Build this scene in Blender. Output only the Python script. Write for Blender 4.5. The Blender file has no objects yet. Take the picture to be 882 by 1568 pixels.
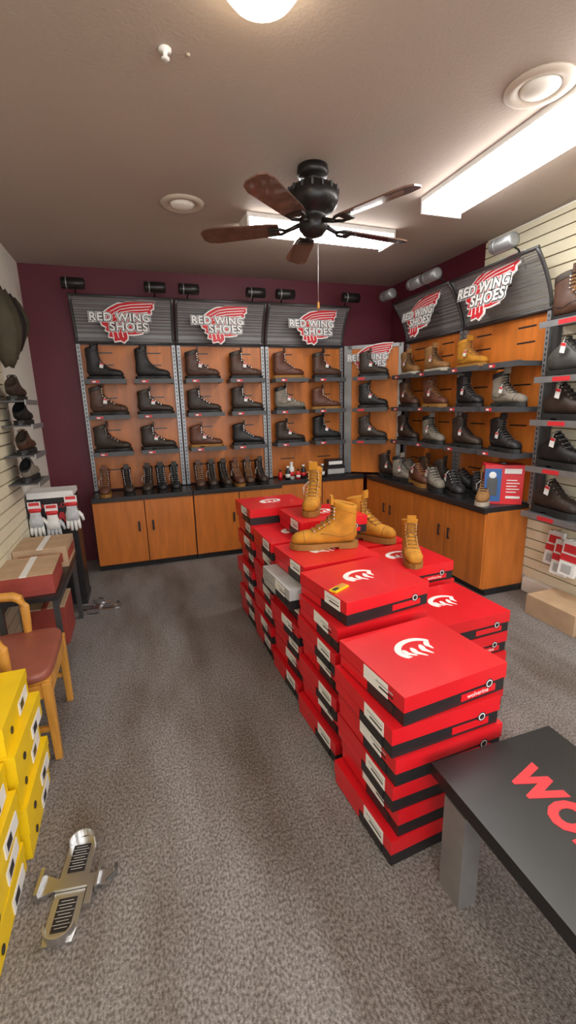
import bpy, math, random
from mathutils import Matrix, Vector
random.seed(7)
K=0.82
sc=bpy.context.scene
sc.view_settings.view_transform='Standard'
sc.view_settings.look='None'
sc.view_settings.exposure=0.0
# ---------------------------------------------------------------- materials
def mat(name,col,rough=0.6,metal=0.0,var=0.12,scale=8.0,bump=0.0,bscale=60,emis=None,estr=0,stretch=None,coat=0):
    m=bpy.data.materials.new(name); m.use_nodes=True; nt=m.node_tree; b=nt.nodes['Principled BSDF']
    b.inputs['Roughness'].default_value=rough; b.inputs['Metallic'].default_value=metal
    if coat: b.inputs['Coat Weight'].default_value=coat
    tc=nt.nodes.new('ShaderNodeTexCoord'); mp=nt.nodes.new('ShaderNodeMapping'); nt.links.new(tc.outputs['Object'],mp.inputs[0])
    if stretch: mp.inputs['Scale'].default_value=stretch
    n=nt.nodes.new('ShaderNodeTexNoise'); n.inputs['Scale'].default_value=scale; n.inputs['Detail'].default_value=4
    nt.links.new(mp.outputs[0],n.inputs['Vector'])
    r=nt.nodes.new('ShaderNodeValToRGB'); r.color_ramp.elements[0].position=0.3; r.color_ramp.elements[1].position=0.7
    r.color_ramp.elements[0].color=[c*(1-var) for c in col]+[1]; r.color_ramp.elements[1].color=[min(1,c*(1+var)) for c in col]+[1]
    nt.links.new(n.outputs[0],r.inputs[0]); nt.links.new(r.outputs[0],b.inputs['Base Color'])
    if bump:
        n2=nt.nodes.new('ShaderNodeTexNoise'); n2.inputs['Scale'].default_value=bscale; nt.links.new(tc.outputs['Object'],n2.inputs['Vector'])
        bp=nt.nodes.new('ShaderNodeBump'); bp.inputs['Strength'].default_value=bump; bp.inputs['Distance'].default_value=0.01
        nt.links.new(n2.outputs[0],bp.inputs['Height']); nt.links.new(bp.outputs[0],b.inputs['Normal'])
    if emis:
        b.inputs['Emission Color'].default_value=(*emis,1); b.inputs['Emission Strength'].default_value=estr
    return m
def carpet():
    m=mat('carpet',(0.2,0.18,0.17),0.95,bump=0.5,bscale=240); nt=m.node_tree; b=nt.nodes['Principled BSDF']
    b.inputs['Specular IOR Level'].default_value=0.15
    tc=nt.nodes.new('ShaderNodeTexCoord')
    def noise(s,d,p0,p1,c0,c1,st=(1,1,1)):
        mp=nt.nodes.new('ShaderNodeMapping'); mp.inputs['Scale'].default_value=st; nt.links.new(tc.outputs['Object'],mp.inputs[0])
        n=nt.nodes.new('ShaderNodeTexNoise'); n.inputs['Scale'].default_value=s; n.inputs['Detail'].default_value=d; nt.links.new(mp.outputs[0],n.inputs['Vector'])
        r=nt.nodes.new('ShaderNodeValToRGB'); r.color_ramp.elements[0].position=p0; r.color_ramp.elements[1].position=p1
        r.color_ramp.elements[0].color=(*c0,1); r.color_ramp.elements[1].color=(*c1,1); nt.links.new(n.outputs[0],r.inputs[0]); return r
    a=noise(120,4,0.36,0.66,(0.135,0.117,0.105),(0.35,0.325,0.305),(1,.7,1))
    w=noise(1.3,3,0.32,0.58,(0.62,0.55,0.51),(1.03,1.04,1.07),(2.4,0.7,1))
    mx=nt.nodes.new('ShaderNodeMix'); mx.data_type='RGBA'; mx.blend_type='MULTIPLY'; mx.inputs[0].default_value=1
    nt.links.new(a.outputs[0],mx.inputs[6]); nt.links.new(w.outputs[0],mx.inputs[7]); nt.links.new(mx.outputs[2],b.inputs['Base Color'])
    return m
def perforated():
    m=mat('perforated_metal',(0.26,0.26,0.265),0.5,0.3,var=0.08); nt=m.node_tree; b=nt.nodes['Principled BSDF']; out=nt.nodes['Material Output']
    tc=nt.nodes.new('ShaderNodeTexCoord'); v=nt.nodes.new('ShaderNodeTexVoronoi'); v.inputs['Scale'].default_value=75; v.inputs['Randomness'].default_value=0
    nt.links.new(tc.outputs['Object'],v.inputs['Vector'])
    lt=nt.nodes.new('ShaderNodeMath'); lt.operation='LESS_THAN'; lt.inputs[1].default_value=0.36; nt.links.new(v.outputs['Distance'],lt.inputs[0])
    t=nt.nodes.new('ShaderNodeBsdfTransparent'); mx=nt.nodes.new('ShaderNodeMixShader')
    nt.links.new(lt.outputs[0],mx.inputs[0]); nt.links.new(b.outputs[0],mx.inputs[1]); nt.links.new(t.outputs[0],mx.inputs[2]); nt.links.new(mx.outputs[0],out.inputs[0])
    return m
M=dict(
 carpet=carpet(), perf=perforated(),
 ceil=mat('ceiling_paint',(0.44,0.36,0.305),0.8,var=0.03,scale=1.2,bump=0.15,bscale=70),
 vent=mat('vent_paint',(0.55,0.46,0.38),0.6,var=0.03),
 burg=mat('burgundy_paint',(0.115,0.012,0.024),0.55,var=0.06,scale=3),
 cream=mat('cream_paint',(0.90,0.87,0.79),0.6,var=0.03,scale=3),
 slat=mat('slatwall_cream',(0.78,0.72,0.54),0.5,var=0.05,scale=4),
 groove=mat('slat_groove',(0.22,0.17,0.10),0.8),
 wood=mat('cherry_laminate',(0.56,0.165,0.026),0.36,var=0.16,scale=3.0,stretch=(6,6,0.9)),
 black=mat('black_laminate',(0.02,0.02,0.022),0.35,var=0.2),
 bench=mat('bench_black_paint',(0.010,0.010,0.011),0.33,var=0.25,scale=6),
 dmetal=mat('dark_metal',(0.09,0.09,0.095),0.4,0.5),
 gmetal=mat('grey_metal',(0.32,0.33,0.34),0.4,0.6),
 shelf=mat('charcoal_shelf',(0.07,0.072,0.078),0.45),
 steel=mat('steel',(0.66,0.67,0.68),0.3,1.0,var=0.1),
 white=mat('white_plastic',(0.88,0.88,0.87),0.5,var=0.03),
 red=mat('sign_red',(0.62,0.02,0.03),0.45,var=0.08),
 boxred=mat('glossy_red_card',(0.68,0.009,0.016),0.34,var=0.12,scale=3,coat=0.2),
 boxblk=mat('black_card',(0.018,0.016,0.018),0.4),
 yellow=mat('yellow_card',(0.86,0.58,0.006),0.45,var=0.05),
 kraft=mat('cardboard',(0.50,0.34,0.21),0.8,var=0.1),
 kraftred=mat('cardboard_red_print',(0.34,0.055,0.04),0.7,var=0.15),
 oak=mat('honey_oak',(0.62,0.29,0.05),0.4,var=0.2,scale=5,stretch=(6,6,1)),
 vinyl=mat('brown_vinyl',(0.30,0.09,0.06),0.4,var=0.12),
 fanblk=mat('fan_black_metal',(0.018,0.016,0.016),0.35,0.4),
 blade=mat('walnut_blade',(0.13,0.062,0.045),0.2,var=0.3,scale=4,stretch=(3,3,3),coat=.7),
 tube=mat('lamp_diffuser',(0.9,0.9,0.9),0.5,emis=(1.0,0.985,0.95),estr=17),
 bulb=mat('bulb_glass',(0.9,0.85,0.7),0.4,emis=(1.0,0.85,0.62),estr=24),
 blue=mat('blue_print',(0.03,0.12,0.35),0.5),
 tagw=mat('paper_tag',(0.82,0.82,0.80),0.6,var=0.02),
 tagr=mat('red_tag',(0.65,0.03,0.04),0.5,var=0.02),
 olive=mat('olive_canvas',(0.06,0.05,0.03),0.8,var=0.3),
 greyc=mat('grey_card',(0.42,0.42,0.42),0.6),
 benchleg=mat('bench_leg_grey',(0.18,0.17,0.17),0.5),
 sky=mat('glove_grey',(0.55,0.57,0.6),0.8,var=0.15,scale=30),
)
# ---------------------------------------------------------------- mesh builder
class MB:
    def __init__(s): s.v=[];s.f=[];s.m=[];s.sm=[];s.mats=[]
    def mi(s,m):
        mm=M[m] if isinstance(m,str) else m
        if mm not in s.mats: s.mats.append(mm)
        return s.mats.index(mm)
    def add(s,vs,fs,m,T=None,smooth=False):
        o=len(s.v); T=T or Matrix.Identity(4)
        for p in vs: s.v.append(tuple(T@Vector(p)))
        i=s.mi(m)
        for f in fs: s.f.append([o+k for k in f]); s.m.append(i); s.sm.append(smooth)
    def box(s,c,d,m,T=None,rz=0,taper=1):
        x,y,z=d[0]/2,d[1]/2,d[2]/2; t=taper
        vs=[(-x*t,-y*t,-z),(x*t,-y*t,-z),(x*t,y*t,-z),(-x*t,y*t,-z),(-x,-y,z),(x,-y,z),(x,y,z),(-x,y,z)]
        L=Matrix.Translation(c)@Matrix.Rotation(rz,4,'Z')
        if T: L=T@L
        s.add(vs,[(0,3,2,1),(4,5,6,7),(0,1,5,4),(1,2,6,5),(2,3,7,6),(3,0,4,7)],m,L)
    def bx(s,x0,x1,y0,y1,z0,z1,m,T=None): s.box(((x0+x1)/2,(y0+y1)/2,(z0+z1)/2),(abs(x1-x0),abs(y1-y0),abs(z1-z0)),m,T)
    def rings(s,R,m,T=None,smooth=True,cap0=True,cap1=True,closed=True):
        n=len(R[0]); vs=[p for r in R for p in r]; fs=[]
        for i in range(len(R)-1):
            for j in range(n if closed else n-1):
                a=i*n+j;b=i*n+(j+1)%n; fs.append((a,b,b+n,a+n))
        if cap0: fs.append(tuple(range(n-1,-1,-1)))
        if cap1: fs.append(tuple((len(R)-1)*n+k for k in range(n)))
        s.add(vs,fs,m,T,smooth)
    def lathe(s,prof,m,T=None,seg=24,smooth=True):
        R=[[(r*math.cos(2*math.pi*j/seg),r*math.sin(2*math.pi*j/seg),z) for j in range(seg)] for r,z in prof]
        s.rings(R,m,T,smooth)
    def cyl(s,c,r,h,m,T=None,seg=20,axis='Z'):
        L=Matrix.Translation(c)
        if axis=='X': L=L@Matrix.Rotation(math.pi/2,4,'Y')
        if axis=='Y': L=L@Matrix.Rotation(math.pi/2,4,'X')
        if T: L=T@L
        s.lathe([(r,-h/2),(r,h/2)],m,L,seg,False)
    def tube(s,pts,rad,m,T=None,seg=8,smooth=True,flat=1.0):
        pts=[Vector(p) for p in pts]; R=[]
        for i,p in enumerate(pts):
            d=(pts[min(i+1,len(pts)-1)]-pts[max(i-1,0)]).normalized()
            up=Vector((0,0,1)) if abs(d.z)<0.95 else Vector((0,1,0))
            a=d.cross(up).normalized(); b=a.cross(d)
            r=rad[i] if isinstance(rad,(list,tuple)) else rad
            R.append([tuple(p+a*(r*math.cos(2*math.pi*j/seg))+b*(r*flat*math.sin(2*math.pi*j/seg))) for j in range(seg)])
        s.rings(R,m,T,smooth)
    def poly(s,pts,z0,z1,m,T=None):
        n=len(pts); vs=[(x,y,z0) for x,y in pts]+[(x,y,z1) for x,y in pts]
        fs=[tuple(range(n-1,-1,-1)),tuple(range(n,2*n))]+[(i,(i+1)%n,n+(i+1)%n,n+i) for i in range(n)]
        s.add(vs,fs,m,T)
    def text(s,body,size,m,T,extrude=0.003,offset=0.0,sx=1.0,align='CENTER',shear=0,space=1.0):
        cu=bpy.data.curves.new('txt','FONT'); cu.body=body; cu.size=size; cu.extrude=extrude; cu.offset=offset; cu.align_x=align; cu.align_y='CENTER'; cu.resolution_u=3; cu.shear=shear; cu.space_character=space
        ob=bpy.data.objects.new('txt',cu); bpy.context.collection.objects.link(ob)
        dg=bpy.context.evaluated_depsgraph_get(); dg.update(); me=bpy.data.meshes.new_from_object(ob.evaluated_get(dg))
        s.add([(v.co.x*sx,v.co.y,v.co.z) for v in me.vertices],[tuple(p.vertices) for p in me.polygons],m,T)
        bpy.data.objects.remove(ob); bpy.data.meshes.remove(me)
    def mesh(s,name):
        me=bpy.data.meshes.new(name); me.from_pydata(s.v,[],s.f); me.update()
        for x in s.mats: me.materials.append(x)
        me.polygons.foreach_set('material_index',s.m); me.polygons.foreach_set('use_smooth',s.sm); me.update()
        return me
    def obj(s,name,loc=(0,0,0),rz=0,bevel=0):
        return place(s.mesh(name),name,loc,rz,bevel=bevel)
def place(me,name,loc,rz=0,sc_=1,bevel=0):
    o=bpy.data.objects.new(name,me); bpy.context.collection.objects.link(o); o.location=loc; o.rotation_euler=(0,0,rz); o.scale=(sc_,)*3 if not isinstance(sc_,tuple) else sc_
    if bevel:
        b=o.modifiers.new('bevel','BEVEL'); b.width=bevel; b.segments=2; b.limit_method='ANGLE'
    return o
XL,XR,YB,YF,HC=-0.92,3.12,5.20,-1.8,3.01
# ---------------------------------------------------------------- room
b=MB(); b.bx(XL-.1,XR+.1,YF-.1,YB+.1,-.1,0,'carpet'); b.obj('floor')
b=MB(); b.bx(XL-.1,XR+.1,YF-.1,YB+.1,HC,HC+.1,'ceil'); b.obj('ceiling')
b=MB(); b.bx(XL-.1,XR+.1,YB,YB+.1,0,HC,'burg'); b.obj('wall_back')
def slats(b,x,sgn,y0,y1,z0,z1,pitch=0.085):
    b.bx(x+sgn*0.001,x-sgn*0.006,y0,y1,z0,z1,'groove')
    z=z0
    while z<z1-0.01:
        b.bx(x-sgn*0.004,x-sgn*0.02,y0,y1,z+0.005,min(z1,z+pitch-0.005),'slat'); z+=pitch
b=MB(); b.bx(XR,XR+.1,YF,3.6,0,HC,'cream'); b.bx(XR,XR+.1,3.6,YB,0,HC,'burg'); slats(b,XR,1,0.2,3.6,0.14,HC-.02); b.obj('wall_right')
b=MB(); b.bx(XL-.1,XL,YF,YB,0,HC,'cream'); slats(b,XL,-1,0.2,3.95,0.14,2.62); b.obj('wall_left')
b=MB(); b.bx(XL-.1,XR+.1,YF-.1,YF,0,0.7,'cream'); b.bx(XL-.1,XR+.1,YF-.1,YF,2.6,HC,'cream'); b.bx(XL-.1,XL+.3,YF-.1,YF,.7,2.6,'cream'); b.bx(XR-.3,XR+.1,YF-.1,YF,.7,2.6,'cream'); b.bx(1.05,1.15,YF-.1,YF,.7,2.6,'dmetal'); b.obj('wall_front')
b=MB(); b.bx(XR-.03,XR-.001,0.2,2.84,0,0.12,'cream'); b.obj('baseboard_right')
# ---------------------------------------------------------------- signs
def arcpts(c,r,a0,a1,n): return [(c[0]+r*math.cos(math.radians(a0+(a1-a0)*i/(n-1))),c[1]+r*math.sin(math.radians(a0+(a1-a0)*i/(n-1)))) for i in range(n)]
WING=[(0.50,0.30),(0.30,0.305),(0.10,0.285),(-0.08,0.245),(-0.20,0.18),(-0.30,0.10),(-0.36,-0.0),(-0.33,-0.08),(-0.27,-0.11),(-0.29,-0.16),(-0.23,-0.19),(-0.25,-0.26),(-0.18,-0.27),(-0.17,-0.33),(-0.08,-0.31),(-0.04,-0.345),(0.02,-0.29),(0.03,-0.22),(0.12,-0.22),(0.25,-0.20),(0.30,-0.10),(0.33,0.0),(0.36,0.08),(0.42,0.12),(0.41,0.17),(0.46,0.2),(0.455,0.25)]
def offs(P,d):
    n=len(P); o=[]
    for i in range(n):
        px,py=P[i-1]; nx,ny=P[(i+1)%n]; dx,dy=nx-px,ny-py; l=math.hypot(dx,dy); o.append((P[i][0]-dy/l*d,P[i][1]+dx/l*d))
    A=lambda p: abs(sum(p[i-1][0]*p[i][1]-p[i][0]*p[i-1][1] for i in range(len(p))))
    return o if A(o)>A(P) else [(2*P[i][0]-o[i][0],2*P[i][1]-o[i][1]) for i in range(n)]
def sign(b,T,w=0.66):
    T=T@Matrix.Scale(w,4)
    b.poly(offs(WING,.022),-0.02,0.0,'white',T); b.poly(WING,0.0,0.008,'red',T)
    for k in range(4):
        y=0.245-0.045*k
        pts=[(-0.20+0.03*k,y-0.12),( -0.05,y-0.04),(0.12,y-0.005),(0.3,y+0.01),(0.455-0.03*k,y+0.022)]
        b.poly([(x,yy+0.006) for x,yy in pts]+[(x,yy-0.006) for x,yy in reversed(pts)],0.008,0.011,'white',T)
    for k in range(4):
        x=-0.2+0.07*k
        b.poly([(x,-0.17),(x+0.014,-0.17),(x+0.03,-0.29+0.01*k),(x+0.016,-0.29+0.01*k)],0.008,0.011,'white',T)
    for txt,sz,px,py in (('RED WING',0.175,-0.06,0.03),('SHOES',0.185,0.06,-0.115)):
        b.text(txt,sz,'white',T@Matrix.Translation((px,py,0.010)),0.004,0.022,1.0,space=1.08)
        b.text(txt,sz,'boxblk',T@Matrix.Translation((px,py,0.016)),0.004,0.014,1.0,space=1.08)
        b.text(txt,sz,'white',T@Matrix.Translation((px,py,0.022)),0.004,0.005,1.0,space=1.08)
# ---------------------------------------------------------------- display bays (local: x along, y=0 wall side, front toward -y)
ROWS=(1.21,1.58,1.93)
def bay(name,loc,rz,W=0.968,signw=0.66,top=2.30,signz=2.49,signdx=0.0):
    b=MB(); h=W/2
    b.bx(-h+.03,h-.03,-.03,0,.80,top,'wood')
    for z in (1.0,1.42,1.75,2.08,2.2):
        for x in (-.24,.24):
            b.bx(x-.09,x+.09,-.033,-.03,z,z+.012,'black')
    for x in (-h+.02,h-.02):
        b.bx(x-.018,x+.018,-.06,0,.79,top+.02,'gmetal')
        for i in range(36): b.bx(x-.005,x+.005,-.0615,-.06,.84+i*.04,.86+i*.04,'black')
    b.bx(-h,h,-.05,0,top-.02,top+.02,'dmetal')
    N=9; pr=[]
    for i in range(N):
        t=i/(N-1); pr.append((-.05-.19*t**1.7, top+.0+.40*t))
    vs=[(x,y,z) for x in (-h+.015,h-.015) for y,z in pr]; fs=[(i,i+1,N+i+1,N+i) for i in range(N-1)]
    b.add(vs,fs,'perf',smooth=True)
    for x in (-h+.015,h-.015): b.tube([(x,y,z) for y,z in pr],.014,'dmetal')
    b.tube([(-h,pr[-1][0],pr[-1][1]),(h,pr[-1][0],pr[-1][1])],.012,'dmetal')
    b.tube([(-h,pr[0][0]-.01,pr[0][1]),(h,pr[0][0]-.01,pr[0][1])],.014,'dmetal')
    sign(b,Matrix.Translation((signdx,-.235,signz))@Matrix.Rotation(math.radians(80),4,'X'),signw)
    for x in (-.15,.15): b.tube([(signdx+x,-.22,signz),(signdx+x,-.12,signz)],.008,'dmetal')
    for z in ROWS:
        for x in (-.235,.235):
            b.bx(x-.195,x+.195,-.25,-.03,z-.012,z,'shelf'); b.bx(x-.195,x+.195,-.262,-.25,z-.038,z+.006,'shelf')
            b.bx(x-.195,x-.185,-.25,-.03,z-.038,z-.012,'shelf'); b.bx(x+.185,x+.195,-.25,-.03,z-.038,z-.012,'shelf')
            b.bx(x-.13,x-.06,-.2635,-.262,z-.030,z-.006,'tagr'); b.bx(x-.12,x-.09,-.2645,-.2635,z-.026,z-.012,'tagw')
    return b.obj(name,loc,rz)
YP=5.19
for i,cx in enumerate((-0.01,0.97,1.95)):
    bay('shoe_display_bay',(cx,YP,0),0,signw=(.62,.60,.58)[i],signdx=(.0,-.02,.05)[i])
XP=3.095
for cy,dx in ((4.24,0.02),(3.26,-0.02)):
    bay('shoe_display_bay',(XP,cy,0),-math.pi/2,signw=.58 if cy>4 else .66,signdx=dx,signz=2.50 if cy>4 else 2.53)
dcx,dcy=2.74,4.91; dang=-math.radians(40)
b=MB(); h=.31
b.bx(-h,h,-.03,0,.80,2.28,'wood')
for x,w in ((-h-.0,.09),(h,.05)): b.bx(x-w/2,x+w/2,-.045,0.0,.79,2.30,'gmetal')
b.bx(-h,h,-.045,0,2.26,2.30,'gmetal')
for z in ROWS:
    b.bx(-.2,.2,-.25,-.03,z-.012,z,'shelf'); b.bx(-.2,.2,-.262,-.25,z-.038,z+.006,'shelf'); b.bx(-.14,-.06,-.2635,-.262,z-.03,z-.006,'tagr')
sign(b,Matrix.Translation((-.04,-.06,2.14))@Matrix.Rotation(math.radians(90),4,'X'),.52)
b.obj('corner_display_panel',(dcx,dcy,0),dang)
# ---------------------------------------------------------------- cabinets
def cabinet(name,W,D,doors,loc,rz,H=.78):
    b=MB(); b.bx(0,W,-D+.05,0,0,.06,'black'); b.bx(0,W,-D+.02,0,.06,H-.04,'wood'); b.bx(-.0,W+.0,-D-.015,0,H-.045,H,'black')
    dw=W/doors
    for i in range(doors):
        b.bx(i*dw+.004,(i+1)*dw-.004,-D,-D+.02,.07,H-.055,'wood')
        b.bx(i*dw-.003,i*dw+.003,-D+.002,-D+.022,.07,H-.055,'black')
        x=(i+1)*dw-.07 if i%2==0 else i*dw+.07
        b.bx(x-.009,x+.009,-D-.02,-D-.012,.40,.51,'black'); b.bx(x-.006,x+.006,-D-.014,-D,.40,.415,'black'); b.bx(x-.006,x+.006,-D-.014,-D,.485,.50,'black')
    return b.obj(name,loc,rz,bevel=.003)
cabinet('storage_cabinet',1.0,.45,2,(-.5,YP,0),0)
cabinet('storage_cabinet',.99,.45,2,(.505,YP,0),0)
cabinet('storage_cabinet',1.12,.28,2,(1.50,YP,0),0)
cabinet('storage_cabinet',2.03,.45,4,(XP,4.88,0),-math.pi/2)
# ---------------------------------------------------------------- boots
def boot_mesh(key,upper,sole,lace,kind='work',collar=None,tag=True,seam=None):
    b=MB(); hs={'tall':1.45,'work':1.0,'low':0.42}[kind]
    def sh(z): return .15+(z-.15)*hs if z>.15 else z
    P=[((.300,.040),(.302,.048),.010),((.290,.028),(.296,.066),.030),((.270,.026),(.278,.083),.042),((.240,.026),(.245,.092),.049),((.205,.026),(.207,.099),.050),
       ((.165,.026),(.172,.118),.046),((.115,.026),(.147,.140),.042),((.06,.028),(.132,.154),.040),((.015,.034),(.122,.166),.039),((-.002,.07),(.116,.176),.038),
       ((.002,.115),(.112,.19),.039),((.004,.15),(.110,.205),.041)]
    if kind!='low': P+=[((.002,.19),(.110,.225),.044),((.000,.222),(.112,.250),.047),((.003,.228),(.110,.256),.044),((.012,.222),(.102,.248),.037),((.018,.16),(.096,.19),.033)]
    else: P=P[:9]+[((-.0,.07),(.114,.158),.037),((.006,.088),(.108,.145),.034),((.012,.09),(.104,.143),.029),((.022,.06),(.10,.10),.026)]
    R=[]; n=20
    for i,(A,B,w) in enumerate(P):
        if kind!='low': A=(A[0],sh(A[1])); B=(B[0],sh(B[1]))
        c=((A[0]+B[0])/2,(A[1]+B[1])/2); u=((B[0]-A[0])/2,(B[1]-A[1])/2); ring=[]
        for j in range(n):
            t=2*math.pi*j/n; e=.82; co=math.copysign(abs(math.cos(t))**e,math.cos(t)); si=math.copysign(abs(math.sin(t))**e,math.sin(t))
            wid=w*(1.0 if co<0.3 else 1.0-.18*co)
            ring.append((c[0]+u[0]*co,wid*si,c[1]+u[1]*co))
        R.append(ring)
    k=len(R)-5 if kind!='low' else len(R)-4
    b.rings(R[:k+1],upper,cap1=False); b.rings(R[k:],collar or upper,cap0=False)
    sm=seam or sole
    b.tube([p for p in R[3] if p[2]>.04],.0022,sm,seg=5)
    def out(p,d=.0012): return (p[0],p[1]*1.02,p[2])
    if kind!='low':
        for sg in (1,-1):
            def at(i,f):
                r=R[i]; j=int(round(f*n/2)); return out(r[j if sg>0 else (n-j)%n])
            b.tube([at(5,.45),at(6,.5),at(7,.55),at(8,.62),at(9,.72),at(10,.8)],.0018,sm,seg=4)
            b.tube([at(4,.25),at(5,.28),at(7,.2),at(9,.2),at(11,.22),at(12,.22)],.0018,sm,seg=4)
        b.tube(R[12]+[R[12][0]],.0026,collar or upper,seg=5)
    def hw(x):
        T=[(-.008,0),(-.004,.018),(.01,.032),(.04,.038),(.10,.036),(.15,.041),(.20,.052),(.24,.052),(.275,.043),(.298,.024),(.308,0)]
        for (x0,a),(x1,c) in zip(T,T[1:]):
            if x0<=x<=x1: return a+(c-a)*(x-x0)/(x1-x0)
        return 0
    def outl(x0,x1):
        xs=[x0+(x1-x0)*i/16 for i in range(17)]; return [(x,-hw(x)) for x in xs]+[(x,hw(x)) for x in reversed(xs) if hw(x)>0 ]
    def clean(p):
        o=[]
        for q in p:
            if not o or math.dist(o[-1],q)>1e-4: o.append(q)
        if math.dist(o[0],o[-1])<1e-4:o.pop()
        return o
    b.poly(clean(outl(-.008,.308)),.010,.031,sole)
    b.poly(clean(outl(-.008,.085)),0,.011,'boxblk' if kind!='work' else sole); b.poly(clean(outl(.125,.308)),0,.011,sole)
    if kind!='tall':
        a0=Vector((.205,0,.103)); a1=Vector((.117,0,.168)); a2=Vector((.115,0,sh(.238))) if kind!='low' else a1
        pts=[a0.lerp(a1,t) for t in (0,.25,.5,.75,1)]+([a1.lerp(a2,t) for t in (.3,.55,.8)] if kind!='low' else [])
        for p in pts:
            b.tube([p+Vector((-.012,-.028,-.008)),p+Vector((.001,-.014,.0)),p+Vector((.003,.014,.001)),p+Vector((-.012,.028,-.008))],.0034,lace,seg=5)
        for sgn in (-1,1):
            b.tube([p+Vector((-.010,sgn*.027,-.007)) for p in pts],.004,upper,seg=5)
            for p in pts: b.box(p+Vector((-.009,sgn*.030,-.004)),(.006,.005,.006),'steel')
        if kind=='work':
            b.box((.115,0,sh(.258)),(.012,.05,.045),upper)
            for sgn in (-1,1): b.tube([a1+Vector((0,0,.01)),a1+Vector((.015,sgn*.02,-.005)),a1+Vector((.012,sgn*.04,-.035))],.0028,lace,seg=5)
    else:
        for sgn in (-1,1): b.tube([(.055,sgn*.046,sh(.225)),(.055,sgn*.052,sh(.25)),(.055,sgn*.040,sh(.235))],.006,upper,seg=6)
    if tag:
        T=Matrix.Translation((.13,-.056,.12))@Matrix.Rotation(.2,4,'Y')
        b.box((0,0,0),(.030,.002,.042),'tagw',T); b.box((0,-.0015,.014),(.030,.001,.012),'tagr',T); b.tube([(.128,-.055,.14),(.118,-.03,.168)],.0015,'tagw',seg=4)
    return b.mesh('boot_'+key)
C=dict(blk=(.014,.013,.014),dk=(.040,.026,.019),br=(.085,.038,.023),rb=(.13,.045,.025),wheat=(.50,.215,.014),tan=(.30,.15,.05),gr=(.24,.21,.17),dg=(.07,.07,.065))
for k,v in C.items(): M['L'+k]=mat('leather_'+k,v,.5 if k not in('wheat','tan','gr') else .8,var=.2,scale=20,bump=.12,bscale=90)
M['Stan']=mat('sole_tan',(.32,.15,.03),.7); M['Sblk']=mat('sole_black',(.015,.015,.015),.6); M['Swh']=mat('sole_cream',(.5,.45,.36),.7)
BM={}
def bm_(k,kind='work',tag=True):
    key=k+kind+str(tag)
    if key not in BM:
        sole={'wheat':'Stan','tan':'Swh','rb':'Stan','gr':'Sblk'}.get(k,'Sblk')
        lace={'wheat':'Ltan','blk':'Ldg','br':'Ltan','rb':'Ltan'}.get(k,'Lblk')
        seam={'wheat':'Stan','tan':'Stan','dk':'Lbr','blk':'Ldg'}.get(k,'Lblk')
        BM[key]=boot_mesh(key,'L'+k,sole,lace,kind,{'wheat':'Lwheat','gr':'Lblk'}.get(k,'L'+k) if k!='br' else 'Ldk',tag,seam)
    return BM[key]
def boot(k,x,y,z,ang,s=1.22,kind='work',tag=True,zs=1.0):
    a=ang; c=Vector((.15*s*math.cos(a),.15*s*math.sin(a),0))
    nm={'work':'work_boot','tall':'pull_on_boot','low':'low_shoe'}[kind]
    return place(bm_(k,kind,tag),nm,(x-c.x,y-c.y,z+.0008),a,(s,s,s*zs))
ROWB={2:[('blk','tall'),('blk','tall'),('br','work'),('br','work'),('rb','work'),('br','work')],
      1:[('br','work'),('dk','work'),('dk','work'),('dk','work'),('gr','work'),('rb','work')],
      0:[('dk','work'),('dk','work'),('rb','work'),('blk','work'),('dk','work'),('blk','work')]}
for r in (0,1,2):
    for i in range(6):
        k,kind=ROWB[r][i]; cx=(-0.01,.97,1.95)[i//2]+(-.235,.235)[i%2]
        sz=1.20 if kind=='work' else 1.14
        boot(k,cx+random.uniform(-.01,.01),YP-.15,ROWS[r],random.uniform(-.14,.02),sz,kind,tag=(i+r)%3!=0,zs=random.uniform(.80,1.0) if r!=2 else 1.0)
ROWR={2:[('tan','work'),('tan','work'),('wheat','work'),None],1:[('br','work'),('rb','work'),('blk','work'),('gr','work')],0:[('dk','work'),('gr','work'),('dk','work'),('blk','work')]}
for r in (0,1,2):
    for i in range(4):
        if not ROWR[r][i]: continue
        k,kind=ROWR[r][i]; cy=(4.24,3.26)[i//2]-(-.235,.235)[i%2]
        boot(k,XP-.15,cy,ROWS[r],-math.pi/2+random.uniform(-.15,.05),1.20,kind,tag=True,zs=.84 if r==2 else .95)
for r,k in ((0,'dk'),(1,'blk'),(2,'dk')):
    v=Matrix.Rotation(dang,3,'Z')@Vector((0.02,-.15,0)); boot(k,dcx+v.x,dcy+v.y,ROWS[r],dang,1.14)
for i,(x,k,kd) in enumerate(((-.36,'rb','work'),(-.14,'dk','work'),(.06,'dk','work'),(.20,'blk','work'),(.34,'blk','work'),(.60,'br','work'),(.74,'dk','work'),(.88,'dk','work'),(1.02,'rb','work'),(1.15,'br','work'),(1.30,'dk','work'))):
    boot(k,x,YP-.30,.78,-math.pi/2+random.uniform(-.25,.15),1.08,kd,tag=i%2==0)
for i,(x,y,k,kd,a) in enumerate(((2.80,4.58,'dk','work',-1.2),(2.97,4.42,'gr','low',-1.6),(2.78,4.26,'gr','work',-1.3),(2.98,4.08,'br','work',-1.5),(2.78,3.98,'rb','low',-1.7),(2.98,3.78,'dk','work',-1.3),(2.77,3.72,'gr','low',-1.8),(2.97,3.50,'blk','low',-1.4),(2.77,3.42,'blk','low',-1.9),(2.92,3.27,'blk','low',-2.1),(2.77,3.03,'tan','work',-2.4))):
    boot(k,x,y,.78,a,1.32 if kd=='low' else 1.12,kd,tag=i%2==0,zs=1.0)
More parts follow.
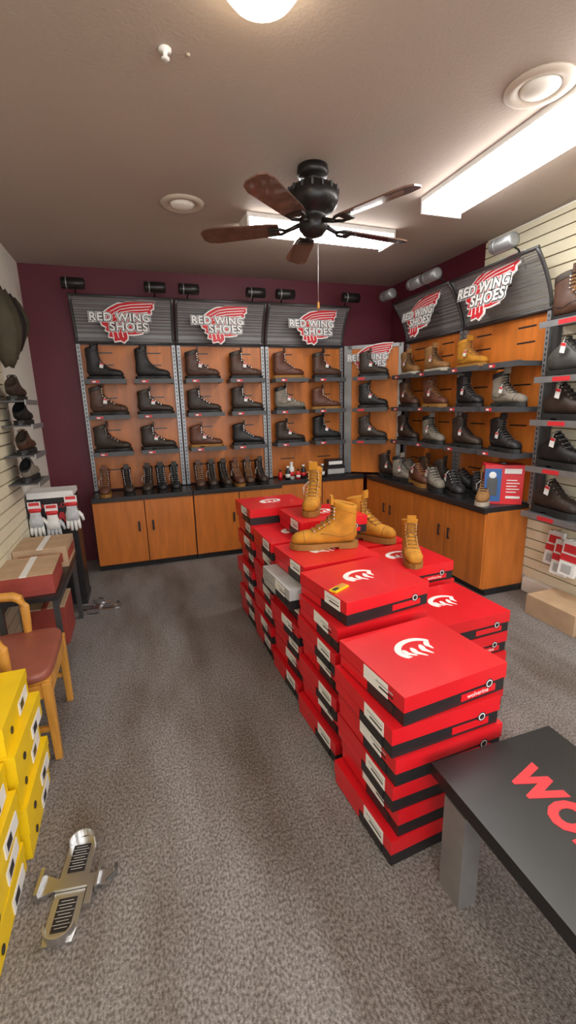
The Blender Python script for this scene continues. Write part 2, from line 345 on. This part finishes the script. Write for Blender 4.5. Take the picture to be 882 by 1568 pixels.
# ---------------------------------------------------------------- right slatwall shelves with shoes
for z,k,kd in ((1.79,'dg','low'),(1.48,'dk','low'),(1.13,'blk','low'),(.77,'dk','low'),(2.17,'br','work')):
    b=MB(); b.bx(-.30,.30,-.24,0,-.012,0,'shelf'); b.bx(-.30,.30,-.25,-.24,-.035,.008,'gmetal'); b.bx(-.14,0,-.252,-.25,-.03,.0,'tagr'); b.obj('shoe_shelf',(XR-.021,2.40,z),-math.pi/2)
    boot(k,XR-.15,2.50,z,-math.pi/2,1.3,kd,tag=kd=='low',zs=1.25 if kd=='low' else 1)
b=MB()
b.bx(-.02,.02,-.04,.0,.79,2.3,'dmetal'); b.bx(-.02,.02,-.06,0,2.3,2.34,'dmetal')
for i in range(30): b.bx(-.022,-.02,-.03,-.015,.85+i*.045,.87+i*.045,'gmetal')
b.obj('display_post',(XP-.005,2.735,0),-math.pi/2)
b=MB()
for i,(y,z) in enumerate(((2.52,.49),(2.41,.45),(2.30,.49))):
    T=Matrix.Translation((XR-.08-.05*i,y,z))@Matrix.Rotation(.15,4,'Y'); b.box((0,0,0),(.03,.13,.27),'tagw',T)
    b.box((0,-.0,.0),(.034,.134,.05),'tagr',T); b.box((-.017,0,.07),(.004,.10,.06),'tagr',T); b.box((-.017,0,-.08),(.004,.08,.06),'greyc',T); b.tube([(XR-.022,y,z+.14),(XR-.12-.05*i,y,z+.145)],.004,'steel')
b.obj('hanging_sock_packs')
def carton(name,loc,d,rz=0,m='kraft',lid=None,stripe=None):
    b=MB(); x,y,z=d; b.bx(-x/2,x/2,-y/2,y/2,0,z*.96,m)
    b.bx(-x/2,-.003,-y/2,y/2,z*.96,z,lid or m); b.bx(.003,x/2,-y/2,y/2,z*.96,z,lid or m)
    b.bx(-.02,.02,-y/2-.001,y/2+.001,z*.955,z*1.004,'tagw' if stripe else m)
    if stripe: b.bx(-x/2+.03,x/2-.03,-y/2-.002,-y/2,z*.25,z*.7,stripe); b.bx(x/2,x/2+.002,-y/2+.03,y/2-.03,z*.25,z*.7,stripe)
    return b.obj(name,loc,rz,bevel=.003)
carton('cardboard_box',(2.92,2.28,0),(.30,.42,.16))
b=MB(); b.bx(-.15,.15,-.10,.10,0,.33,'boxred'); b.bx(-.152,.152,-.102,.102,.25,.331,'red'); b.bx(-.152,-.02,-.103,-.10,.02,.30,'blue'); b.bx(-.13,-.05,-.105,-.103,.07,.22,'dmetal'); b.lathe([(.03,0),(.025,.004)],'tagw',Matrix.Translation((-.09,-.103,.245))@Matrix.Rotation(math.pi/2,4,'X'),12)
b.bx(.0,.13,-.103,-.10,.26,.30,'tagw'); b.bx(.02,.13,-.103,-.10,.05,.07,'tagw')
for q in range(5): b.bx(.02,.10+.02*(q%2),-.103,-.10,.10+.025*q,.108+.025*q,'tagw')
b.cyl((0,0,.337),.03,.012,'dmetal'); b.obj('boot_dryer_box',(2.93,3.005,.781),-math.radians(35),bevel=.003)
b=MB()
for i,x in enumerate((1.56,1.64,1.70,1.77,1.85,1.93,2.0,2.08)):
    r=.026+.004*(i%3); h=.10+.04*((i*7)%3); T=Matrix.Translation((x,YP-.2-.04*(i%2),.78)); c=['boxred','black','tagw','boxred','black','tagr','dmetal','black'][i]
    b.lathe([(r,0),(r,h*.75),(r*.5,h*.85),(r*.5,h)],c,T,12); b.lathe([(r*1.02,h*.2),(r*1.02,h*.5)],'tagw' if i%2 else 'red',T,12); b.lathe([(r*.6,h),(r*.6,h+.02)],'white' if i%3 else 'black',T,10)
b.obj('shoe_care_bottles')
b=MB(); b.bx(-.12,.12,-.08,.08,0,.12,'black'); b.bx(-.11,.11,-.083,-.08,.03,.09,'greyc'); b.bx(-.10,.10,-.06,.06,.12,.20,'boxblk'); b.bx(-.09,.09,-.062,-.06,.14,.18,'tagw'); b.obj('polish_kit_boxes',(2.26,YP-.17,.78),0,bevel=.003)
# ---------------------------------------------------------------- spotlights
def spot(loc,rz,colr='fanblk',back=.22,big=1.0):
    b=MB(); b.tube([(0,back,-.12),(0,back*.6,.0),(0,.0,.05)],.007,'fanblk')
    L=Matrix.Translation((0,-.01,.03))@Matrix.Rotation(math.radians(-90),4,'Y')@Matrix.Scale(big,4)
    b.lathe([(.03,-.10),(.048,-.095),(.05,-.02),(.05,.09),(.045,.10),(.0,.10)],colr,L,18); b.box((0,.03,.03),(.06,.05,.05),'fanblk')
    b.lathe([(.052,.05),(.052,.06)],'gmetal',L,18)
    return b.obj('display_spotlight',loc,rz)
for x in (-.42,.30,.62,1.30,1.62,2.38): spot((x,YP-.36,2.74),0)
for y in (4.62,4.10,3.86,2.98): spot((XP-.36,y,2.74),-math.pi/2,'gmetal',.22,1.05)
# ---------------------------------------------------------------- ceiling fixtures
def fluor(name,loc,L,W,rz):
    b=MB(); b.bx(-L/2,L/2,-W/2,W/2,-.03,0,'white')
    prof=[(-W/2+.005,-.03),(-W/2+.012,-.075),(-W/2+.04,-.095),(0,-.10),(W/2-.04,-.095),(W/2-.012,-.075),(W/2-.005,-.03)]
    b.rings([[(x,y,z) for y,z in prof] for x in (-L/2+.012,L/2-.012)],'tube',smooth=False)
    for x in (-L/2+.006,L/2-.006): b.bx(x-.008,x+.008,-W/2-.002,W/2+.002,-.102,0,'white')
    return b.obj(name,loc,rz)
fluor('fluorescent_fixture',(2.18,1.80,HC),2.42,.32,math.pi/2)
fluor('fluorescent_fixture',(1.53,3.66,HC),1.25,.22,math.radians(2))
def roundvent(loc):
    b=MB(); b.lathe([(.15,0),(.15,-.008),(.125,-.018),(.095,-.012),(.09,-.004)],'vent'); b.lathe([(.085,-.002),(.085,-.01),(.06,-.025),(.02,-.03),(0.001,-.031)],'cream'); b.lathe([(.092,-.003),(.086,-.004)],'groove')
    b.obj('round_ceiling_vent',loc)  # round ceiling vent, gives no light
roundvent((.45,3.52,HC)); roundvent((1.87,1.90,HC))
b=MB(); b.lathe([(.15,0),(.15,-.02),(.14,-.025)],'steel'); b.lathe([(.135,-.02),(.13,-.05),(.105,-.08),(.06,-.10),(.001,-.107)],'bulb'); b.obj('flush_ceiling_light',(.52,1.71,HC))
b=MB(); b.lathe([(.025,0),(.025,-.006),(.009,-.010),(.008,-.025),(.016,-.030),(.016,-.033)],'white'); b.lathe([(.008,0),(.008,-.006)],'vent',Matrix.Translation((.09,.0,0)),8); b.obj('sprinkler_head',(.25,2.15,HC))
# fan
b=MB(); BZ=-.315
b.lathe([(.09,0),(.095,-.03),(.085,-.055),(.05,-.06),(.05,-.085),(.10,-.095),(.145,-.12),(.155,-.16),(.15,-.20),(.12,-.235),(.08,-.25),(.075,-.27),(.085,-.285),(.085,-.33),(.06,-.36),(.02,-.375),(.001,-.376)],'fanblk',seg=32)
for i in range(16):
    a=2*math.pi*i/16; b.box((.147*math.cos(a),.147*math.sin(a),-.135),(.02,.012,.03),'dmetal',rz=a)
for i in range(5):
    a=math.radians(8+72*i); T=Matrix.Rotation(a,4,'Z')@Matrix.Translation((0,0,BZ))
    b.tube([(.07,0,.02),(.13,0,.0),(.17,.0,-.012)],[.016,.013,.012],'fanblk',T)
    b.tube([(.16,0,-.012),(.20,.04,-.012),(.25,.045,-.01)],.009,'fanblk',T); b.tube([(.16,0,-.012),(.20,-.04,-.012),(.25,-.045,-.01)],.009,'fanblk',T); b.box((.25,0,-.012),(.05,.11,.007),'fanblk',T)
    Tb=T@Matrix.Rotation(math.radians(12),4,'X')
    b.poly([(.21,-.05),(.26,-.06),(.62,-.078),(.68,-.065),(.705,-.035),(.705,.035),(.68,.065),(.62,.078),(.26,.06),(.21,.05)],-.004,.004,'blade',Tb)
b.tube([(.03,0,-.37),(.03,0,-.74)],.0026,'steel',seg=5); b.lathe([(.001,-.78),(.009,-.77),(.007,-.74),(.001,-.735)],'oak',Matrix.Translation((.03,0,0)),8)
b.obj('ceiling_fan',(1.14,2.83,HC))
# ---------------------------------------------------------------- shoe boxes
def shoebox_mesh(v=0):
    X,Y,Z=.475,.42,.1145; b=MB(); red,blk='boxred','boxblk'
    if v==1: red,blk='greyc','boxblk'
    b.bx(-X/2+.004,X/2-.004,-Y/2+.004,Y/2-.004,0,Z-.004,blk)
    b.bx(-X/2,X/2,-Y/2,Y/2,Z*.48,Z,red)
    b.bx(.02,X/2-.05,-Y/2+.001,-Y/2+.004,Z*.12,Z*.36,red)
    if v==2: b.text('wolverine',.026,'tagw',Matrix.Translation((.10,-Y/2+.001,Z*.24))@Matrix.Rotation(math.pi/2,4,'X'),.0006)
    T=Matrix.Translation((X/2-.085,-Y/2+.001,Z*.45))@Matrix.Rotation(math.pi/2,4,'X')
    b.lathe([(.019,-.001),(.019,.0015)],blk,T,16,False); b.lathe([(.015,.0015),(.015,.0022)],'tagw',T,12,False); b.lathe([(.011,.0022),(.011,.0026)],blk,T,12,False)
    b.bx(-X/2-.001,-X/2+.004,-.16+.02*v,-.03+.03*v,Z*.45,Z*.94,'tagw'); b.bx(-X/2-.0005,-X/2+.004,-.15,.0,Z*.06,Z*.42,'boxblk'); b.bx(-X/2-.0018,-X/2-.001,-.15,-.07,Z*.60,Z*.66,'boxblk'); b.bx(-X/2-.0018,-X/2-.001,-.15,-.05,Z*.74,Z*.79,'greyc')
    b.bx(-X/2+.002,-X/2+.004,.01,Y/2-.006,Z*.05,Z*.44,red)
    if v!=1:
        T=Matrix.Translation((.0,.02,Z))@Matrix.Rotation(math.radians(5),4,'Z')
        outer=arcpts((0,.0),.088,15,215,20); inner=arcpts((.006,-.010),.070,215,15,20)
        b.poly([(x*1.05,y*.8) for x,y in outer+inner],0,.0008,'tagw',T)
        for i,(x,y,a,l) in enumerate(((-.052,-.014,.5,.055),(-.016,-.026,.28,.066),(.024,-.026,.06,.064),(.060,-.008,-.2,.050))):
            D=[(.012*math.cos(t)*(1.25 if math.sin(t)>0 else .55),l*.6*math.sin(t)) for t in [2*math.pi*q/14 for q in range(14)]]
            b.poly([(x+p*math.cos(a)-q*math.sin(a)+6*q*q,y+p*math.sin(a)+q*math.cos(a)) for p,q in D],0,.0008,'tagw',T)
    return b.mesh('shoebox_mesh')
SB=[shoebox_mesh(i) for i in range(3)]
def stack(x,y,n,j=.02,rot=0,top=None,z0=0,grey=None):
    for i in range(n):
        last=i==n-1
        dx,dy,a=(random.uniform(-j,j),random.uniform(-j*.3,j*.3),rot+random.uniform(-.03,.03))
        if last and top: dx,dy,a=top
        if grey==i: dx-=.06
        place(SB[1] if grey==i else SB[2 if i%2 else 0],'shoebox',(x+dx,y+dy,z0+i*.1155),a,1,bevel=.002)
stack(.955,1.325,6,.018,.07,(.015,.015,.10)); stack(.965,1.825,6,.02,.07); place(SB[0],'shoebox',(.99,1.855,6*.1155),.15,1,bevel=.002)
stack(.965,2.305,7,.02,.06,(.02,.01,.09),grey=5); stack(.955,2.765,7,.02,.04); stack(.945,3.21,8,.022,.02,top=(-.01,.02,.04))
place(SB[0],'shoebox',(1.15,2.755,7*.1155),.02,1,bevel=.002)
stack(1.505,1.86,5,.015,.06,top=(0,0,.04)); stack(1.515,2.33,6,.015,.04,top=(0,0,.05)); stack(1.50,2.79,6,.015,.0)
boot('wheat',1.10,2.79,8*.1155,math.radians(240),1.15,'work',tag=True,zs=1.05)
boot('wheat',1.00,2.36,7*.1155,math.pi-.30,1.30,'work',tag=False,zs=.86)
boot('wheat',1.51,2.72,6*.1155,math.radians(-55),1.25,'work',tag=False,zs=1.0)
boot('wheat',1.53,2.24,6*.1155,math.radians(-115),1.08,'work',tag=False,zs=.90)
b=MB(); b.bx(-.05,.05,-.02,.02,0,.008,'yellow'); b.bx(.0,.04,-.015,.015,.008,.012,'oak'); b.bx(-.045,-.01,-.01,.01,.008,.010,'boxblk'); b.obj('price_tag_card',(.82,1.76,7*.1155),.5)
# ---------------------------------------------------------------- bench
b=MB(); b.bx(0,.52,-1.3,0,.405,.45,'bench'); b.bx(.02,.50,-1.28,-.02,.37,.405,'boxblk')
for x in (.05,.47):
    for y in (-.11,-1.2): b.bx(x-.035,x+.035,y-.05,y+.05,0,.37,'benchleg')
b.text('WOLVERINE',.155,'tagr',Matrix.Translation((.25,-.125,.4505))@Matrix.Rotation(-math.pi/2,4,'Z'),.0008,.009,.78,'LEFT',space=1.12)
b.obj('display_bench',(.84,1.062,0),0,bevel=.004)
# ---------------------------------------------------------------- yellow boxes
def ybox():
    X,Y,Z=.36,.40,.114; b=MB(); b.bx(-X/2+.003,X/2-.003,-Y/2+.003,Y/2-.003,0,Z-.003,'yellow'); b.bx(-X/2,X/2,-Y/2,Y/2,Z*.62,Z,'yellow')
    T=Matrix.Translation((X/2-.002,-.1,Z*.32))@Matrix.Rotation(math.pi/2,4,'Y'); b.lathe([(.014,0),(.014,.003)],'boxblk',T,14,False)
    b.bx(X/2-.003,X/2+.001,.02,.16,Z*.08,Z*.55,'tagw'); b.bx(X/2+.001,X/2+.0015,.04,.09,Z*.15,Z*.45,'boxblk')
    T=Matrix.Translation((.05,-Y/2+.002,Z*.32))@Matrix.Rotation(math.pi/2,4,'X'); b.lathe([(.014,0),(.014,.003)],'boxblk',T,14,False)
    return b.mesh('ybox')
YB_=ybox()
for i in range(4): place(YB_,'yellow_shoebox',(-.715+(-.01,-.01,.0,-.015)[i],1.36,i*.115),(-.01,.02,-.02,.02)[i],1,bevel=.003)
for i in range(5): place(YB_,'yellow_shoebox',(-.71+(.0,.012,-.006,.01,-.02)[i],1.78,i*.115),(.01,-.01,.02,-.02,.02)[i],1,bevel=.003)
# ---------------------------------------------------------------- foot measuring device
def brannock(loc,rz):
    b=MB(); pts=[(-.045,-.185),(.045,-.185),(.05,-.15),(.05,.15),(.045,.185),(-.045,.185),(-.05,.15),(-.05,-.15)]
    b.poly(pts,.0,.010,'steel')
    for y0,y1 in ((-.15,-.045),(.045,.15)):
        b.bx(-.030,.030,y0,y1,.010,.0125,'boxblk')
        for k in range(9): y=y0+.01+k*.0105; b.bx(-.028 if k%2 else -.02,.028 if k%2 else .02,y,y+.0012,.0125,.013,'tagw')
    for s in (-1,1):
        A=arcpts((0,s*.145),.048,0 if s>0 else 180,180 if s>0 else 360,14); I=list(reversed(arcpts((0,s*.145),.043,0 if s>0 else 180,180 if s>0 else 360,14)))
        b.poly(A+I,.010,.045,'steel')
    b.poly([(-.10,-.035),(-.05,-.02),(.05,-.02),(.13,-.03),(.14,0),(.13,.025),(.05,.02),(-.05,.02),(-.10,.045),(-.115,.0)],.012,.022,'steel')
    b.bx(-.112,-.100,-.04,.055,.012,.045,'steel'); b.bx(.085,.093,-.045,.06,.012,.04,'steel')
    b.tube([(.12,-.02,.02),(.15,.0,.03),(.145,.03,.03)],.006,'dmetal'); b.bx(.06,.08,-.09,.0,.012,.03,'steel')
    b.obj('foot_measuring_device',loc,rz,bevel=.0015)
brannock((-.375,1.42,0),math.radians(-8)); brannock((-.46,3.84,0),math.radians(80))
# ---------------------------------------------------------------- chair (faces +x toward the aisle)
b=MB()
for y in (-.235,.235):
    b.box((.17,y,.21),(.042,.042,.42),'oak',taper=.75)
    b.tube([(-.17,y,0),(-.155,y,.25),(-.155,y,.45),(-.17,y,.62),(-.18,y*.96,.80)],[.018,.022,.024,.022,.018],'oak',seg=10)
    b.tube([(-.17,y,.68),(-.08,y*1.03,.685),(-.03,y*1.04,.68),(.0,y*1.03,.665),(.02,y*1.02,.62),(.02,y,.53),(.015,y*.98,.42)],[.022,.024,.026,.026,.024,.022,.02],'oak',seg=10)
    b.bx(-.155,.17,y-.013,y+.013,.34,.41,'oak'); b.bx(-.155,.17,y-.011,y+.011,.16,.185,'oak')
b.bx(.158,.185,-.22,.22,.34,.41,'oak'); b.bx(-.165,-.14,-.22,.22,.34,.41,'oak')
b.bx(-.17,.185,-.235,.235,.41,.425,'oak')
R=[]
for z,s in ((.425,.97),(.435,1.0),(.455,1.0),(.468,.97),(.474,.88)):
    R.append([(.012+.183*s*math.copysign(abs(math.cos(t))**.35,math.cos(t)),.255*s*math.copysign(abs(math.sin(t))**.35,math.sin(t)),z) for t in [2*math.pi*q/32 for q in range(32)]])
b.rings(R,'vinyl')
b.tube([(-.175,-.24,.78),(-.185,-.12,.79),(-.187,0,.79),(-.185,.12,.79),(-.175,.24,.78)],[.016,.018,.018,.018,.016],'oak',seg=10,flat=1.8)
for y in (-.12,0,.12): b.tube([(-.16,y,.42),(-.182,y,.78)],.009,'oak')
b.obj('wooden_armchair',(-.688,2.34,0),math.radians(1),bevel=.003)
# ---------------------------------------------------------------- table and cartons
b=MB(); b.bx(-.17,.17,-.46,.46,.53,.56,'black')
for x in (-.15,.15):
    for y in (-.42,.42): b.bx(x-.015,x+.015,y-.015,y+.015,0,.53,'dmetal')
for x in (-.15,.15): b.bx(x-.01,x+.01,-.42,.42,.46,.50,'dmetal')
for y in (-.42,.42): b.bx(-.15,.15,y-.01,y+.01,.10,.13,'dmetal')
b.obj('side_table',(-.725,3.28,0),0)
carton('shipping_carton',(-.725,3.54,.561),(.34,.36,.15),0,'kraft',stripe='kraftred')
carton('shipping_carton',(-.735,3.06,.561),(.32,.40,.13),.03,'kraftred',lid='kraft',stripe='kraftred')
carton('shipping_carton',(-.74,3.45,0),(.26,.34,.30),0,'kraftred',lid='kraft')
# ---------------------------------------------------------------- glove rack
b=MB(); b.bx(-.17,.17,-.15,.15,0,.05,'black'); b.bx(-.165,.165,-.10,.14,.05,.96,'boxblk'); b.bx(-.17,.17,-.14,.15,.96,1.0,'white'); b.bx(-.17,.17,-.145,-.14,.955,1.005,'tagw')
b.text('WORK GLOVES',.05,'tagr',Matrix.Translation((0,-.102,.88))@Matrix.Rotation(math.pi/2,4,'X'),.001,.001)
b.text('W',.20,'tagr',Matrix.Translation((.06,-.102,.74))@Matrix.Rotation(math.pi/2,4,'X'),.001,.006)
def glove(x,z,m1,m2):
    T=Matrix.Translation((x,-.175,z))@Matrix.Scale(1.25,4)
    b.tube([(0,.06,.055),(0,0,.05)],.005,'steel',T)
    b.box((0,0,.03),(.075,.004,.05),'tagw',T); b.box((0,-.003,.04),(.06,.002,.02),'tagr',T)
    b.tube([(0,0,.01),(0,0,-.03),(0,0,-.07),(0,-.005,-.11)],[.034,.032,.044,.042],m1,T,12,True,.45)
    b.tube([(0,0,.012),(0,0,-.012)],[.037,.037],'tagr',T,12,True,.5)
    for k,l in ((-.031,.06),(-.011,.075),(.011,.078),(.031,.066)):
        b.tube([(k,-.004,-.10),(k*1.1,-.008,-.10-l*.6),(k*1.15,-.004,-.10-l),(k*1.15,-.002,-.106-l)],[.0115,.0105,.009,.003],m2,T,8)
    b.tube([(.036,0,-.055),(.056,-.006,-.08),(.062,-.008,-.11),(.062,-.008,-.118)],[.012,.012,.010,.004],m2,T,8)
glove(-.12,.87,'sky','tagw'); glove(.0,.84,'tagw','sky'); glove(.15,.90,'sky','tagw')
b.obj('glove_display_rack',(-.72,4.13,0),0,bevel=0)
# ---------------------------------------------------------------- left wall goods
for z,y,k in ((1.72,3.75,'dk'),(1.55,3.85,'blk'),(1.34,3.8,'br'),(1.14,3.78,'gr')):
    b=MB(); b.bx(-.20,.20,-.19,0,-.01,0,'shelf'); b.bx(-.20,.20,-.198,-.19,-.03,.006,'gmetal'); b.obj('shoe_shelf',(XL+.021,y,z-.0),math.pi/2)
    boot(k,XL+.12,y+.02,z,math.pi/2,1.05,'low',tag=False)
b=MB()
for k in range(3):
    R=[]
    for i in range(9):
        t=i/8; w=.085*(.55+.9*math.sin(math.pi*min(1,t*.9+.1)))*.9; d=.07*(.4+math.sin(math.pi*t))
        R.append([(.11+d*math.cos(q)+.012*math.sin(5*q+k),(k-1)*.14+w*math.sin(q),-.48*t*(1-.15*k)+.02*math.sin(3*q+k)) for q in [2*math.pi*u/14 for u in range(14)]])
    b.rings(R,'olive' if k!=1 else 'Lblk')
    b.tube([(.09,(k-1)*.14-.04,-.02),(.05,(k-1)*.14,.12),(.09,(k-1)*.14+.04,-.02)],.008,'Lblk'); b.tube([(.0,(k-1)*.14,.115),(.10,(k-1)*.14,.12)],.005,'steel')
b.obj('hanging_work_bags',(XL+.024,3.84,2.44))
# ---------------------------------------------------------------- scale the whole place to real size
for o in list(bpy.data.objects):
    if o.parent is None:
        o.matrix_world=Matrix.Scale(K,4)@Matrix.LocRotScale(o.location,o.rotation_euler.to_quaternion(),o.scale)
# ---------------------------------------------------------------- lights
w=bpy.data.worlds.new('world'); sc.world=w; w.use_nodes=True; bg=w.node_tree.nodes['Background']; bg.inputs[0].default_value=(.85,.92,1,1); bg.inputs[1].default_value=1.1
def area(name,loc,rot,sx,sy,e,c):
    l=bpy.data.lights.new(name,'AREA'); l.shape='RECTANGLE'; l.size=sx; l.size_y=sy; l.energy=e; l.color=c
    o=bpy.data.objects.new(name,l); bpy.context.collection.objects.link(o); o.location=loc; o.rotation_euler=rot; return o
area('shopfront_daylight',(1.0*K,(YF+.02)*K,1.65*K),(math.radians(90),0,0),3.0,1.5,50,(.95,.97,1))
area('rear_overhead_area',(0.3*K,-.6*K,2.95*K),(0,0,0),1.2,.5,20,(1,.90,.80))  # unseen area light overhead behind the camera, no fixture modelled
# ---------------------------------------------------------------- camera
cam=bpy.data.cameras.new('camera'); co=bpy.data.objects.new('camera',cam); bpy.context.collection.objects.link(co)
cam.sensor_fit='VERTICAL'; cam.sensor_height=36; cam.lens=695.9/1600*36; cam.clip_start=.02
R=Matrix.Rotation(-math.radians(18.22),4,'Z')@Matrix.Rotation(math.pi/2-math.radians(13.62),4,'X')@Matrix.Rotation(math.radians(-1.48),4,'Z')
co.matrix_world=Matrix.Translation((0,0,1.65*K))@R
sc.camera=co
